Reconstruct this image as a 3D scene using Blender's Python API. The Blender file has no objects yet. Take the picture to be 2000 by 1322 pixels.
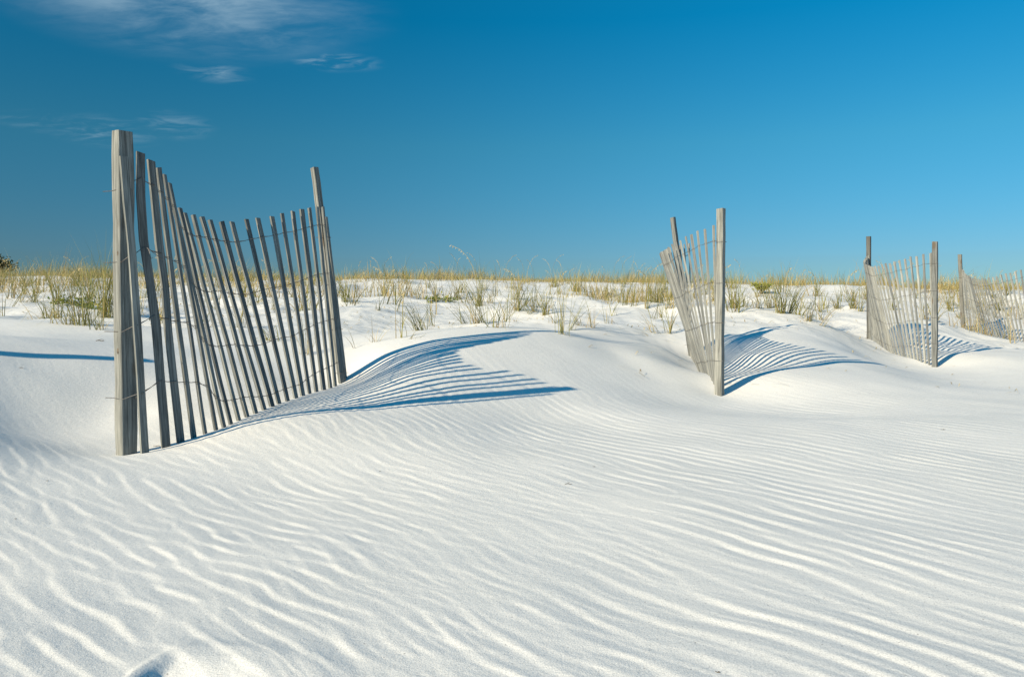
import bpy, math, random
import numpy as np
from mathutils import Vector, Matrix

# ------------------------------------------------------------------ camera
FPX, CX, HY, EYE = 1556.0, 1000.0, 605.0, 0.60     # focal length and horizon row (2000 px wide frame), eye height
scene = bpy.context.scene
cam_data = bpy.data.cameras.new('camera')
cam_data.sensor_width = 36.0
cam_data.lens = 36.0 * FPX / 2000.0
cam_data.shift_y = -(661.0 - HY) / 2000.0
cam_data.clip_start = 0.05
cam_data.clip_end = 3000.0
cam = bpy.data.objects.new('camera', cam_data)
scene.collection.objects.link(cam)
cam.location = (0, 0, EYE)
cam.rotation_euler = (math.radians(90), 0, 0)
scene.camera = cam

# ------------------------------------------------------------------ light
SUN_RUN = (1.61, 1.40, -1.0)                        # the way the sunlight travels
sd = Vector(SUN_RUN).normalized()
SUN_EL = math.asin(-sd.z)
SUN_ROT = math.atan2(-sd.x, -sd.y)
scene.render.engine = 'CYCLES'
scene.view_settings.view_transform = 'Standard'
scene.view_settings.look = 'None'
scene.view_settings.gamma = 1.0
scene.view_settings.exposure = 0.63
scene.view_settings.use_curve_mapping = False
scene.cycles.use_adaptive_sampling = True
scene.cycles.use_denoising = True
scene.cycles.max_bounces = 6
scene.cycles.diffuse_bounces = 3

sun_data = bpy.data.lights.new('sun', 'SUN')
sun_data.energy = 4.75
sun_data.angle = math.radians(0.53)
sun_data.color = (1.0, 0.83, 0.59)
sun = bpy.data.objects.new('sun', sun_data)
scene.collection.objects.link(sun)
sun.rotation_euler = sd.to_track_quat('-Z', 'Y').to_euler()
sun.location = (-6, -5, 6)

world = bpy.data.worlds.new('World')
scene.world = world
world.use_nodes = True
wn, wl = world.node_tree.nodes, world.node_tree.links
wn.clear()


def N(tree, kind, **kw):
    n = tree.nodes.new(kind)
    for k, v in kw.items():
        setattr(n, k, v)
    return n


def vmath(tree, op, a, b=None):
    n = N(tree, 'ShaderNodeVectorMath', operation=op)
    for i, s in enumerate((a, b)):
        if s is None:
            continue
        if isinstance(s, (tuple, list, Vector)):
            n.inputs[i].default_value = tuple(s)
        else:
            tree.links.new(s, n.inputs[i])
    return n


def fmath(tree, op, a, b=None, clamp=False):
    n = N(tree, 'ShaderNodeMath', operation=op, use_clamp=clamp)
    for i, s in enumerate((a, b)):
        if s is None:
            continue
        if isinstance(s, (int, float)):
            n.inputs[i].default_value = s
        else:
            tree.links.new(s, n.inputs[i])
    return n.outputs[0]


def smooth(tree, v, lo, hi, a=0.0, b=1.0):
    n = N(tree, 'ShaderNodeMapRange', interpolation_type='SMOOTHSTEP')
    tree.links.new(v, n.inputs['Value'])
    for k, x in (('From Min', lo), ('From Max', hi), ('To Min', a), ('To Max', b)):
        n.inputs[k].default_value = x
    return n.outputs['Result']


def mixc(tree, blend, fac, a, b):
    n = N(tree, 'ShaderNodeMix', data_type='RGBA', blend_type=blend)
    for i, s in ((0, fac), (6, a), (7, b)):
        if isinstance(s, (int, float)):
            n.inputs[i].default_value = s
        elif isinstance(s, (tuple, list)):
            n.inputs[i].default_value = tuple(s) + ((1.0,) if len(s) == 3 else ())
        else:
            tree.links.new(s, n.inputs[i])
    return n.outputs[2]


def build_sky():
    t = world.node_tree
    sky = N(t, 'ShaderNodeTexSky', sky_type='NISHITA')
    sky.sun_disc = False
    sky.sun_elevation = SUN_EL
    sky.sun_rotation = SUN_ROT
    sky.altitude = 0
    sky.air_density = 1.0
    sky.dust_density = 0.15
    sky.ozone_density = 2.5
    co = N(t, 'ShaderNodeTexCoord')
    d = vmath(t, 'NORMALIZE', co.outputs['Generated']).outputs[0]
    # a polarising filter: blue sky light is most polarised at right angles to the sun
    cs = vmath(t, 'DOT_PRODUCT', d, tuple(-sd)).outputs['Value']
    c2 = fmath(t, 'MULTIPLY', cs, cs)
    pol = fmath(t, 'DIVIDE', fmath(t, 'SUBTRACT', 1.0, c2), fmath(t, 'ADD', 1.0, c2))
    gain = fmath(t, 'SUBTRACT', 1.0, fmath(t, 'MULTIPLY', pol, SKY_POL))
    col = mixc(t, 'MULTIPLY', 1.0, sky.outputs['Color'], SKY_TINT)
    hs = N(t, 'ShaderNodeHueSaturation')
    hs.inputs['Saturation'].default_value = SKY_SAT
    hs.inputs['Hue'].default_value = SKY_HUE
    t.links.new(col, hs.inputs['Color'])
    col = vmath(t, 'SCALE', hs.outputs['Color'])
    t.links.new(gain, col.inputs['Scale'])
    col = col.outputs[0]
    sep = N(t, 'ShaderNodeSeparateXYZ')
    t.links.new(d, sep.inputs[0])
    tone = N(t, 'ShaderNodeValToRGB')
    el = tone.color_ramp.elements
    while len(el) < len(SKY_TONE):
        el.new(0.5)
    for e, (p, c) in zip(el, SKY_TONE):
        e.position = p
        e.color = tuple(v / 1.6 for v in c) + (1.0,)
    t.links.new(sep.outputs['Z'], tone.inputs[0])
    col = vmath(t, 'MULTIPLY', col, tone.outputs[0]).outputs[0]
    col = vmath(t, 'MULTIPLY', col, (1.6, 1.6, 1.6)).outputs[0]
    # cirrus: streaky noise on a flat high layer
    zz = fmath(t, 'ADD', fmath(t, 'MAXIMUM', sep.outputs['Z'], 0.0), 0.10)
    inv = fmath(t, 'DIVIDE', 1.0, zz)
    lay = vmath(t, 'SCALE', d)
    t.links.new(inv, lay.inputs['Scale'])
    mp = N(t, 'ShaderNodeMapping')
    mp.inputs['Rotation'].default_value = (0, 0, math.radians(35))
    mp.inputs['Scale'].default_value = (1.9, 3.6, 1)
    t.links.new(lay.outputs[0], mp.inputs['Vector'])
    n1 = N(t, 'ShaderNodeTexNoise')
    n1.inputs['Scale'].default_value = 1.6
    n1.inputs['Detail'].default_value = 9
    n1.inputs['Roughness'].default_value = 0.62
    n1.inputs['Distortion'].default_value = 0.35
    t.links.new(mp.outputs[0], n1.inputs['Vector'])
    wisps = smooth(t, n1.outputs['Fac'], 0.34, 0.74)
    n3 = N(t, 'ShaderNodeTexNoise')
    n3.inputs['Scale'].default_value = 3.4
    n3.inputs['Detail'].default_value = 8
    n3.inputs['Roughness'].default_value = 0.6
    n3.inputs['Distortion'].default_value = 0.8
    t.links.new(mp.outputs[0], n3.inputs['Vector'])
    thin = smooth(t, n3.outputs['Fac'], 0.40, 0.74)
    n2 = N(t, 'ShaderNodeTexNoise')
    n2.inputs['Scale'].default_value = 1.1
    n2.inputs['Detail'].default_value = 3
    t.links.new(lay.outputs[0], n2.inputs['Vector'])
    body = fmath(t, 'ADD', wisps, fmath(t, 'MULTIPLY', n2.outputs['Fac'], 0.24))
    body = fmath(t, 'ADD', body, fmath(t, 'MULTIPLY', thin, 0.40))
    # patches of cirrus: (frame x, y), half sizes, strength, thin streaks only; the last lie above and beside the frame
    cl = None
    for (px, py, hx, hy, s, streak) in ((370, -5, 440, 135, 0.46, 0), (655, 121, 105, 24, 0.62, 1), (420, 142, 95, 24, 0.35, 1),
                                (200, 256, 130, 38, 0.30, 1), (340, 246, 90, 34, 0.28, 1), (80, 240, 120, 30, 0.15, 1), (-500, 60, 420, 110, 0.5, 0),
                                (700, -420, 600, 130, 0.5, 0), (3200, -100, 500, 120, 0.4, 0)):
        c = Vector(((px - CX) / FPX, 1.0, (HY - py) / FPX))
        ln = c.length
        c.normalize()
        dd = vmath(t, 'SUBTRACT', d, tuple(c))
        k = FPX * ln
        dd = vmath(t, 'MULTIPLY', dd.outputs[0], (k / hx, k / hx, k / hy))
        L = vmath(t, 'LENGTH', dd.outputs[0]).outputs['Value']
        m = fmath(t, 'MULTIPLY', fmath(t, 'MULTIPLY', smooth(t, L, 1.0, 0.1), s), thin if streak else body)
        cl = m if cl is None else fmath(t, 'MAXIMUM', cl, m)
    col = mixc(t, 'MIX', cl, col, CLOUD)
    bg = N(t, 'ShaderNodeBackground')
    bg.inputs['Strength'].default_value = SKY_STRENGTH
    t.links.new(col, bg.inputs['Color'])
    out = N(t, 'ShaderNodeOutputWorld')
    t.links.new(bg.outputs[0], out.inputs['Surface'])


SKY_STRENGTH, SKY_POL, SKY_TINT, SKY_SAT, SKY_HUE = 0.085, 0.38, (0.75, 0.95, 1.0), 1.15, 0.49
SKY_TONE = [(0.0, (0.41, 0.47, 0.66)), (0.07, (0.385, 0.515, 0.69)), (0.2, (0.34, 0.72, 0.79)), (0.34, (0.03, 0.82, 0.98)), (0.6, (0.14, 1.28, 1.42)), (1.0, (0.28, 1.58, 1.6))]  # top two stops brighten the unseen overhead sky, added as shadow fill
CLOUD = (3.2, 4.5, 5.3)
build_sky()

random.seed(4)
rng = np.random.default_rng(11)
COL = scene.collection


# ------------------------------------------------------------------ helpers
def tag(o, label=None, cat=None, group=None, kind=None):
    if label: o['label'] = label
    if cat: o['category'] = cat
    if group: o['group'] = group
    if kind: o['kind'] = kind
    return o


def at(px, py, D):
    """World point seen at frame position (px, py) at distance D along the view."""
    return Vector(((px - CX) / FPX * D, D, EYE + (HY - py) / FPX * D))


def mesh_obj(name, verts, faces, mat, parent=None, smooth_shade=False):
    me = bpy.data.meshes.new(name)
    me.from_pydata([tuple(v) for v in verts], [], faces)
    me.validate()
    if smooth_shade:
        me.polygons.foreach_set('use_smooth', [True] * len(me.polygons))
    if mat: me.materials.append(mat)
    o = bpy.data.objects.new(name, me)
    COL.objects.link(o)
    if parent: o.parent = parent
    return o


def empty(name, loc):
    o = bpy.data.objects.new(name, None)
    COL.objects.link(o)
    o.location = loc
    o.empty_display_size = 0.1
    return o


# ------------------------------------------------------------------ procedural materials
def new_mat(name, rough=0.8, spec=0.2):
    m = bpy.data.materials.new(name)
    m.use_nodes = True
    b = m.node_tree.nodes['Principled BSDF']
    b.inputs['Roughness'].default_value = rough
    b.inputs['Specular IOR Level'].default_value = spec
    return m, m.node_tree, b


def ramp(t, src, stops):
    r = N(t, 'ShaderNodeValToRGB')
    el = r.color_ramp.elements
    while len(el) < len(stops):
        el.new(0.5)
    for e, (p, c) in zip(el, stops):
        e.position = p
        e.color = tuple(c) + (1.0,)
    t.links.new(src, r.inputs[0])
    return r.outputs[0]


def noise(t, vec, scale, detail=4, rough=0.55, dist=0.0):
    n = N(t, 'ShaderNodeTexNoise')
    n.inputs['Scale'].default_value = scale
    n.inputs['Detail'].default_value = detail
    n.inputs['Roughness'].default_value = rough
    n.inputs['Distortion'].default_value = dist
    t.links.new(vec, n.inputs['Vector'])
    return n.outputs['Fac']


def make_sand():
    m, t, b = new_mat('white_quartz_sand', 0.75, 0.12)
    co = N(t, 'ShaderNodeTexCoord').outputs['Object']
    big = noise(t, co, 1.3, 3)
    base = ramp(t, big, [(0.3, (0.725, 0.735, 0.712)), (0.7, (0.785, 0.79, 0.765))])
    fine = noise(t, co, 330, 2, 0.75)
    grain = ramp(t, fine, [(0.34, (0.66, 0.67, 0.69)), (0.54, (1, 1, 1))])
    c = mixc(t, 'MULTIPLY', 0.8, base, grain)
    v = N(t, 'ShaderNodeTexVoronoi')
    v.inputs['Scale'].default_value = 95
    t.links.new(co, v.inputs['Vector'])
    sepv = N(t, 'ShaderNodeSeparateColor')
    t.links.new(v.outputs['Color'], sepv.inputs[0])
    rare = fmath(t, 'GREATER_THAN', sepv.outputs[0], 0.93)
    near = fmath(t, 'LESS_THAN', v.outputs['Distance'], 0.17)
    dark = fmath(t, 'MULTIPLY', fmath(t, 'MULTIPLY', rare, near), 0.6)
    c = mixc(t, 'MIX', dark, c, (0.22, 0.21, 0.21))
    t.links.new(c, b.inputs['Base Color'])
    bp = N(t, 'ShaderNodeBump')
    bp.inputs['Strength'].default_value = 0.8
    bp.inputs['Distance'].default_value = 0.0012
    h = fmath(t, 'ADD', noise(t, co, 300, 3, 0.7), fmath(t, 'MULTIPLY', noise(t, co, 60, 3), 1.2))
    t.links.new(h, bp.inputs['Height'])
    t.links.new(bp.outputs[0], b.inputs['Normal'])
    return m


def make_wood(name, dark, mid, light, knots, grainscale=(70, 70, 2.2)):
    m, t, b = new_mat(name, 0.85, 0.15)
    tc = N(t, 'ShaderNodeTexCoord').outputs['Object']
    info = N(t, 'ShaderNodeObjectInfo')
    off = vmath(t, 'SCALE', (13.0, 7.0, 31.0))
    t.links.new(info.outputs['Random'], off.inputs['Scale'])
    co = vmath(t, 'ADD', tc, off.outputs[0]).outputs[0]
    mp = N(t, 'ShaderNodeMapping')
    mp.inputs['Scale'].default_value = grainscale
    t.links.new(co, mp.inputs['Vector'])
    g = noise(t, mp.outputs[0], 1.6, 7, 0.62, 0.6)
    c = ramp(t, g, [(0.28, dark), (0.5, mid), (0.72, light)])
    weather = noise(t, co, 5, 4, 0.6)
    c = mixc(t, 'MULTIPLY', 0.75, c, ramp(t, weather, [(0.3, (0.72, 0.74, 0.74)), (0.65, (1.0, 1.02, 1.0))]))
    c = mixc(t, 'MULTIPLY', 1.0, c, ramp(t, info.outputs['Random'], [(0, (0.66, 0.68, 0.70)), (1, (1.10, 1.10, 1.07))]))
    cm = N(t, 'ShaderNodeMapping')
    cm.inputs['Scale'].default_value = (95, 95, 1.3)
    t.links.new(co, cm.inputs['Vector'])
    crack = smooth(t, noise(t, cm.outputs[0], 1.0, 3, 0.5, 0.3), 0.63, 0.70)
    c = mixc(t, 'MIX', fmath(t, 'MULTIPLY', crack, 0.75), c, (0.035, 0.033, 0.03))
    if knots:
        vm = N(t, 'ShaderNodeMapping')
        vm.inputs['Scale'].default_value = (9, 9, 3.3)
        t.links.new(co, vm.inputs['Vector'])
        v = N(t, 'ShaderNodeTexVoronoi')
        v.inputs['Scale'].default_value = 1.0
        t.links.new(vm.outputs[0], v.inputs['Vector'])
        k = smooth(t, v.outputs['Distance'], 0.20, 0.08)
        c = mixc(t, 'MIX', fmath(t, 'MULTIPLY', k, 0.8), c, (0.11, 0.085, 0.06))
    t.links.new(c, b.inputs['Base Color'])
    bp = N(t, 'ShaderNodeBump')
    bp.inputs['Strength'].default_value = 0.8
    bp.inputs['Distance'].default_value = 0.002
    t.links.new(g, bp.inputs['Height'])
    t.links.new(bp.outputs[0], b.inputs['Normal'])
    return m


def make_blade(name, stops):
    m, t, b = new_mat(name, 0.6, 0.25)
    a = N(t, 'ShaderNodeAttribute', attribute_name='tint')
    c = ramp(t, a.outputs['Fac'], stops)
    t.links.new(c, b.inputs['Base Color'])
    tr = N(t, 'ShaderNodeBsdfTranslucent')
    t.links.new(c, tr.inputs['Color'])
    mx = N(t, 'ShaderNodeMixShader')
    mx.inputs[0].default_value = 0.3
    t.links.new(b.outputs[0], mx.inputs[1])
    t.links.new(tr.outputs[0], mx.inputs[2])
    t.links.new(mx.outputs[0], t.nodes['Material Output'].inputs['Surface'])
    return m


SAND = make_sand()
POST = make_wood('weathered_post_wood', (0.07, 0.071, 0.069), (0.235, 0.24, 0.232), (0.43, 0.43, 0.41), True)
POST_SHADED = make_wood('shaded_weathered_post_wood', (0.075, 0.075, 0.07), (0.15, 0.15, 0.142), (0.24, 0.235, 0.22), True)  # same post wood; the shade on the far posts is put into the colour
SLAT_SHADED = make_wood('shaded_weathered_lath_wood', (0.06, 0.065, 0.066), (0.185, 0.195, 0.195), (0.36, 0.37, 0.36), False, (85, 85, 3.0))  # lath wood darkened: the shade on panel faces is put into the colour
SLAT_SUNLIT = make_wood('sunlit_weathered_lath_wood', (0.14, 0.142, 0.138), (0.31, 0.315, 0.305), (0.47, 0.47, 0.45), False, (85, 85, 3.0))  # same lath wood, made paler to paint in the sunlight on its faces
WIRE, _t, _b = new_mat('galvanised_wire', 0.55, 0.4)
_co = N(_t, 'ShaderNodeTexCoord').outputs['Object']
_t.links.new(ramp(_t, noise(_t, _co, 40, 3), [(0.35, (0.10, 0.075, 0.06)), (0.6, (0.17, 0.165, 0.16))]), _b.inputs['Base Color'])
_b.inputs['Metallic'].default_value = 0.4
GREEN = make_blade('green_grass_blade', [(0.0, (0.11, 0.125, 0.035)), (0.45, (0.225, 0.225, 0.062)), (0.8, (0.36, 0.325, 0.115)), (1.0, (0.46, 0.395, 0.175))])
STRAW = make_blade('dry_grass_blade', [(0.0, (0.27, 0.185, 0.07)), (0.5, (0.42, 0.33, 0.13)), (1.0, (0.56, 0.47, 0.27))])
LEAF = make_blade('leafy_green', [(0.0, (0.05, 0.085, 0.02)), (0.5, (0.13, 0.185, 0.035)), (1.0, (0.36, 0.34, 0.06))])
BUSHM = make_blade('dark_bush_leaf', [(0.0, (0.02, 0.03, 0.012)), (0.6, (0.04, 0.055, 0.02)), (1.0, (0.10, 0.085, 0.03))])
TWIG, _t, _b = new_mat('dark_twig', 0.9, 0.1)
_co = N(_t, 'ShaderNodeTexCoord').outputs['Object']
_t.links.new(ramp(_t, noise(_t, _co, 90, 3), [(0.3, (0.06, 0.052, 0.045)), (0.7, (0.17, 0.145, 0.115))]), _b.inputs['Base Color'])

# ------------------------------------------------------------------ the sand: heights
# fence stations: (near base, near top), (far base, far top) as world points
F1N, F1NT = at(248, 892, 3.24), at(240, 257, 3.24)
F1F, F1FT = at(668, 745, 4.92), at(614, 328, 4.90)
F2N, F2NT = at(1405, 772, 5.64), at(1408.5, 408, 5.64)
F2F, F2FT = at(1350, 697, 7.50), at(1314, 425, 7.50)
F3N, F3NT = at(1826, 716, 8.40), at(1826.5, 472, 8.40)
F3F, F3FT = at(1697, 665, 10.10), at(1696.5, 462, 10.10)
F4N, F4NT = at(2048, 688, 11.10), at(2044, 505, 11.10)
F4F, F4FT = at(1881, 644, 12.90), at(1874.5, 497, 12.90)

# panel 1 laths as traced: top and foot in the frame
L1_TOP = [(238, 306), (277, 299), (294, 314), (310, 328), (320, 341), (329, 358), (339, 395), (351, 407), (362, 416), (378, 420), (393, 424), (410, 430), (433, 433), (454, 433), (482, 428), (503, 426), (531, 423), (549, 417), (571, 413), (588, 409), (605, 406), (619, 404), (629, 404), (636, 424)]
L1_BOT = [(283, 884), (323, 875), (354, 865), (378, 858), (401, 850), (421, 842), (438, 838), (451, 833), (467, 823), (483, 816), (499, 810), (515, 800), (532, 795), (547, 791), (562, 784), (578, 779), (592, 772), (605, 768), (618, 765), (632, 761), (645, 757), (655, 753.5), (665, 750.5), (675, 747)]


def l1_depths(i):
    t = i / 23.0
    if i == 0:
        return 3.20, 3.185                                   # wired flat against the post
    return 3.23 + 1.74 * t, 3.25 + 1.66 * t + 0.10 * math.sin(math.pi * t)   # foot, top


CP = []                                                  # control points of the sand surface


def cp(px, py, D):
    CP.append(tuple(at(px, py, D)))


def cw(x, y, z):
    CP.append((x, y, EYE + z))


for i in range(0, 24, 2):
    db, dt = l1_depths(i)
    cp(L1_BOT[i][0], L1_BOT[i][1], db)
for p in (F1N, F1F, F2N, F2F, F3N, F3F, F4N, F4F):
    CP.append(tuple(p))
# drift behind panel 1, along the shadows of its two posts
for a in ((470, 828, 3.547), (570, 808, 3.70), (700, 797, 3.93), (900, 780, 4.336), (1135, 762, 4.935),
          (750, 691, 5.17), (850, 668, 5.39), (925, 660, 5.60), (1000, 655, 5.85), (1060, 652, 6.05), (1120, 655, 6.27),
          (800, 735, 4.60), (950, 715, 5.05), (1080, 705, 5.45), (1180, 722, 5.6),
          # lee of the drift and the hollow beside panel 2
          (1200, 692, 6.1), (1290, 750, 5.6), (1270, 700, 6.12), (1350, 760, 5.62), (1330, 718, 6.1), (1290, 676, 6.92), (1372, 735, 6.5), (1362, 712, 7.0),
          (1200, 660, 7.2), (1310, 660, 7.8),
          # drift behind panel 2
          (1470, 735, 5.917), (1520, 722, 6.153), (1600, 712, 6.571), (1715, 710, 7.28),
          (1412, 661, 7.837), (1455, 650, 8.09), (1501, 638, 8.383), (1550, 638, 8.72), (1580, 668, 7.7), (1480, 690, 7.0),
          (1640, 670, 8.3), (1680, 690, 8.4), (1620, 640, 9.4), (1700, 705, 8.0),
          # hollow beside panel 3, its drift, and panel 4's foot
          (1743, 688, 9.25), (1766, 694.6, 9.0), (1800, 709, 8.6), (1718, 671, 9.8),
          (1860, 692, 8.71), (1900, 683, 9.107), (1965, 679, 9.83), (1750, 636, 10.63), (1830, 633, 11.5), (1880, 660, 10.8),
          (1922, 655, 12.4), (1948, 661.5, 12.1), (1985, 670.5, 11.7), (1999, 674, 11.55), (2060, 650, 12.6), (2120, 640, 14.0),
          # left: hollow beside panel 1 and the drift of the next panel, out of frame
          (0, 690, 4.21), (150, 696, 4.45), (290, 703, 4.70), (-150, 678, 3.95), (-400, 668, 3.6), (0, 735, 3.95), (100, 760, 4.0), (0, 800, 3.68), (220, 812, 3.95),
          (200, 862, 3.50), (0, 842, 3.40), (95, 866, 3.34), (190, 884, 3.25), (330, 800, 3.95), (400, 770, 4.25), (440, 725, 4.75), (360, 735, 4.6), (-200, 810, 3.0),
          (300, 670, 5.6), (500, 700, 5.3), (600, 705, 5.35), (540, 665, 6.0), (640, 690, 5.6), (140, 640, 6.0), (0, 655, 5.4), (-300, 640, 5.2),
          # foot of the grown dune
          (650, 650, 6.9), (800, 645, 7.3), (950, 640, 7.6), (1100, 650, 6.75), (1150, 640, 7.8), (1250, 640, 8.6),
          (1440, 606, 10.2), (1540, 614, 10.0), (1600, 633, 9.7), (1660, 612, 11.6), (1780, 612, 12.8), (1900, 612, 14.4), (2050, 612, 15.5)):
    cp(*a)
# foreground
for X in (-3.2, -2.2, -1.2, -0.4, 0.4, 1.2, 2.2, 3.2):
    cw(X, 1.0, -0.562)
    cw(X, 2.0, -0.586 + 0.008 * math.sin(X * 2.1))
for X in (-0.9, -0.2, 0.6, 1.4, 2.4, 3.6):
    cw(X, 3.0, -0.592 + 0.01 * math.sin(X * 1.7))
for X in (0.1, 0.7, 1.4, 2.4, 3.4, 4.6):
    cw(X, 4.2, -0.585)
for X, Y in ((1.0, 5.1), (2.2, 5.3), (3.2, 5.6), (4.5, 6.0), (6.0, 6.5), (3.6, 7.0), (4.8, 7.4), (6.2, 8.0), (7.4, 9.6), (9.0, 11.0), (12, 12), (16, 12), (9, 6), (14, 4)):
    cw(X, Y, -0.60)
# far rows of the grown dune
for D, rows in ((9.5, ((-900, 606), (-400, 606), (100, 602), (500, 606), (800, 606), (1050, 610), (1280, 622))),
                (12.5, ((-900, 582), (-400, 580), (100, 576), (500, 580), (900, 584), (1250, 588), (1500, 590))),
                (16.0, ((-900, 560), (-400, 558), (0, 556), (450, 559), (900, 563), (1300, 569), (1650, 575), (2000, 588), (2500, 600))),
                (20.0, ((-900, 542), (-400, 541), (0, 541), (450, 545), (900, 547), (1300, 554), (1700, 561), (2050, 568), (2500, 575), (3000, 578))),
                (25.0, ((-900, 545), (-300, 545), (300, 547), (900, 551), (1500, 559), (2100, 566), (2800, 570)))):
    for px, py in rows:
        cp(px, py, D)
for X in (-50, -25, 0, 25, 50):
    cw(X, 38, 0.35)
    cw(X, 52, -0.3)
    cw(X, -8, -0.66)
    cw(X, -25, -0.75)
for X, Y, z in ((-8, 0, -0.55), (-15, 0, -0.5), (-10, 4, -0.35), (-14, 8, 0.1), (-20, 14, 0.55), (8, 0, -0.63), (16, -2, -0.66), (26, 8, -0.6), (26, 16, -0.1), (40, 14, -0.4), (-40, 5, 0), (-5.6, 1.2, -0.6)):
    cw(X, Y, z)
CP = np.array(CP)


def tps_fit(P, lam):
    n = len(P)
    d2 = ((P[:, None, :2] - P[None, :, :2]) ** 2).sum(-1)
    K = 0.5 * d2 * np.log(d2 + 1e-12)
    A = np.zeros((n + 3, n + 3))
    A[:n, :n] = K + lam * np.eye(n)
    A[:n, n] = 1
    A[:n, n + 1:] = P[:, :2]
    A[n:, :n] = A[:n, n:].T
    return np.linalg.solve(A, np.concatenate([P[:, 2], np.zeros(3)]))


TW = tps_fit(CP, 0.016)


def hash2(ix, iy, s):
    h = (ix.astype(np.int64) * 374761393 + iy.astype(np.int64) * 668265263 + s * 982451653) & 0xffffffff
    h = ((h ^ (h >> 13)) * 1274126177) & 0xffffffff
    return ((h ^ (h >> 16)) & 0xffff) / 65535.0


def vnoise(x, y, s=0):
    ix, iy = np.floor(x), np.floor(y)
    fx, fy = x - ix, y - iy
    fx, fy = fx * fx * fx * (fx * (fx * 6 - 15) + 10), fy * fy * fy * (fy * (fy * 6 - 15) + 10)
    a, b = hash2(ix, iy, s), hash2(ix + 1, iy, s)
    c, d = hash2(ix, iy + 1, s), hash2(ix + 1, iy + 1, s)
    return (a + (b - a) * fx) * (1 - fy) + (c + (d - c) * fx) * fy - 0.5


def sstep(a, b, v):
    t = np.clip((v - a) / (b - a), 0, 1)
    return t * t * (3 - 2 * t)


def dune_mask(x, y):
    """1 on the grown, lumpy dune, 0 on the blown sand in front of it."""
    line = 6.6 + 0.42 * np.maximum(x - 0.6, 0) + 0.10 * np.minimum(x + 1.5, 0)
    line = line + 0.5 * vnoise(x * 0.7, y * 0.7, 5)
    return sstep(0.0, 1.3, y - line)


def base_height(x, y):
    x, y = np.asarray(x, float), np.asarray(y, float)
    out = np.empty_like(x)
    n = len(CP)
    for s in range(0, len(x), 20000):
        xs, ys = x[s:s + 20000], y[s:s + 20000]
        cxs, cys = np.clip(xs, -60, 60), np.clip(ys, -28, 54)
        d2 = (cxs[:, None] - CP[None, :, 0]) ** 2 + (cys[:, None] - CP[None, :, 1]) ** 2
        out[s:s + 20000] = (0.5 * d2 * np.log(d2 + 1e-12)) @ TW[:n] + TW[n] + TW[n + 1] * cxs + TW[n + 2] * cys
    r = np.hypot(x, y)
    out = out + (-0.3 - out) * sstep(42, 70, r)
    m = dune_mask(x, y)
    lump = 0.13 * vnoise(x * 1.1, y * 0.9, 1) + 0.055 * vnoise(x * 2.6, y * 2.3, 2) + 0.016 * vnoise(x * 6, y * 6, 3) + 0.006 * vnoise(x * 17, y * 17, 4)
    out = out + m * lump * (1 - 0.6 * sstep(17, 21, y))
    out = out + (1 - m) * 0.012 * (vnoise(x * 1.7, y * 1.7, 7) + 0.5 * vnoise(x * 4, y * 4, 8)) * sstep(60, 30, r)
    # a footprint at the bottom edge of the frame
    fx, fy = x + 0.545, y - 1.205
    e = np.hypot(fx / np.where(fx < 0, 0.036, 0.20), fy / np.where(fy < 0, 0.16, 0.115)) + 0.05 * vnoise(x * 22, y * 22, 81)
    out = out - 0.027 * sstep(1.0, 0.05, e) + 0.003 * np.exp(-((e - 1.25) / 0.25) ** 2)
    return out


class Waves:
    """Wind ripples: a narrow band of plane waves, so that crests fork and die out as real ones do."""
    def __init__(self, n, lam0, lam1, ang, spread, seed):
        r = np.random.default_rng(seed)
        lam = r.uniform(lam0, lam1, n)
        th = math.radians(ang) + r.normal(0, math.radians(spread), n)
        self.k = np.stack([np.cos(th), np.sin(th)]) * 2 * np.pi / lam
        self.p = r.uniform(0, 2 * np.pi, n)
        self.n = n

    def __call__(self, x, y):
        out = np.empty(len(x), dtype=np.complex64)
        for s in range(0, len(x), 50000):
            ph = x[s:s + 50000, None] * self.k[0][None] + y[s:s + 50000, None] * self.k[1][None] + self.p[None]
            out[s:s + 50000] = np.exp(1j * ph.astype(np.float32)).sum(1)
        return np.abs(out) / math.sqrt(self.n), np.angle(out)


W_REG = Waves(30, 0.060, 0.096, 31, 5, 3)
W_IRR = Waves(44, 0.050, 0.084, 47, 8, 9)
W_FIN = Waves(22, 0.030, 0.046, 37, 7, 21)

# where the ripples are strong or faint: (x, y, strength, radius)
RM = [(-3, 2.0, 1.0, 1.5), (-1.2, 1.6, 1.0, 1.5), (0.5, 1.6, 1.0, 1.5), (2.2, 2.0, 0.9, 1.5), (0.0, 3.2, 0.85, 1.0), (1.4, 3.6, 0.9, 1.2), (3.4, 4.0, 0.95, 1.6),
      (0.9, 4.7, 0.5, 0.8), (2.3, 5.2, 0.7, 1.0), (4.2, 6.0, 0.9, 1.5), (5.4, 7.4, 0.8, 1.5), (8, 8, 0.7, 3),
      (-0.7, 4.0, 0.95, 0.6), (-0.2, 4.6, 0.7, 0.6), (0.0, 5.5, 0.12, 0.7), (0.7, 6.0, 0.05, 0.8), (1.4, 6.2, 0.05, 0.8), (-0.9, 5.0, 0.2, 0.5),
      (2.3, 6.3, 0.35, 0.6), (3.0, 7.4, 0.1, 1.2), (4.1, 9.2, 0.05, 1.2), (5.6, 9.8, 0.25, 1.2), (7, 12, 0.15, 2),
      (-1.9, 3.7, 0.05, 0.5), (-2.3, 3.55, 0.05, 0.45), (-2.6, 4.0, 0.08, 0.6), (-2.1, 3.95, 0.05, 0.5), (-2.2, 4.5, 0.12, 0.6), (-3.5, 4.6, 0.15, 1.0), (-1.5, 5.0, 0.05, 0.8), (-2.2, 3.1, 0.35, 0.35), (-1.4, 2.9, 0.7, 0.6)]


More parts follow.
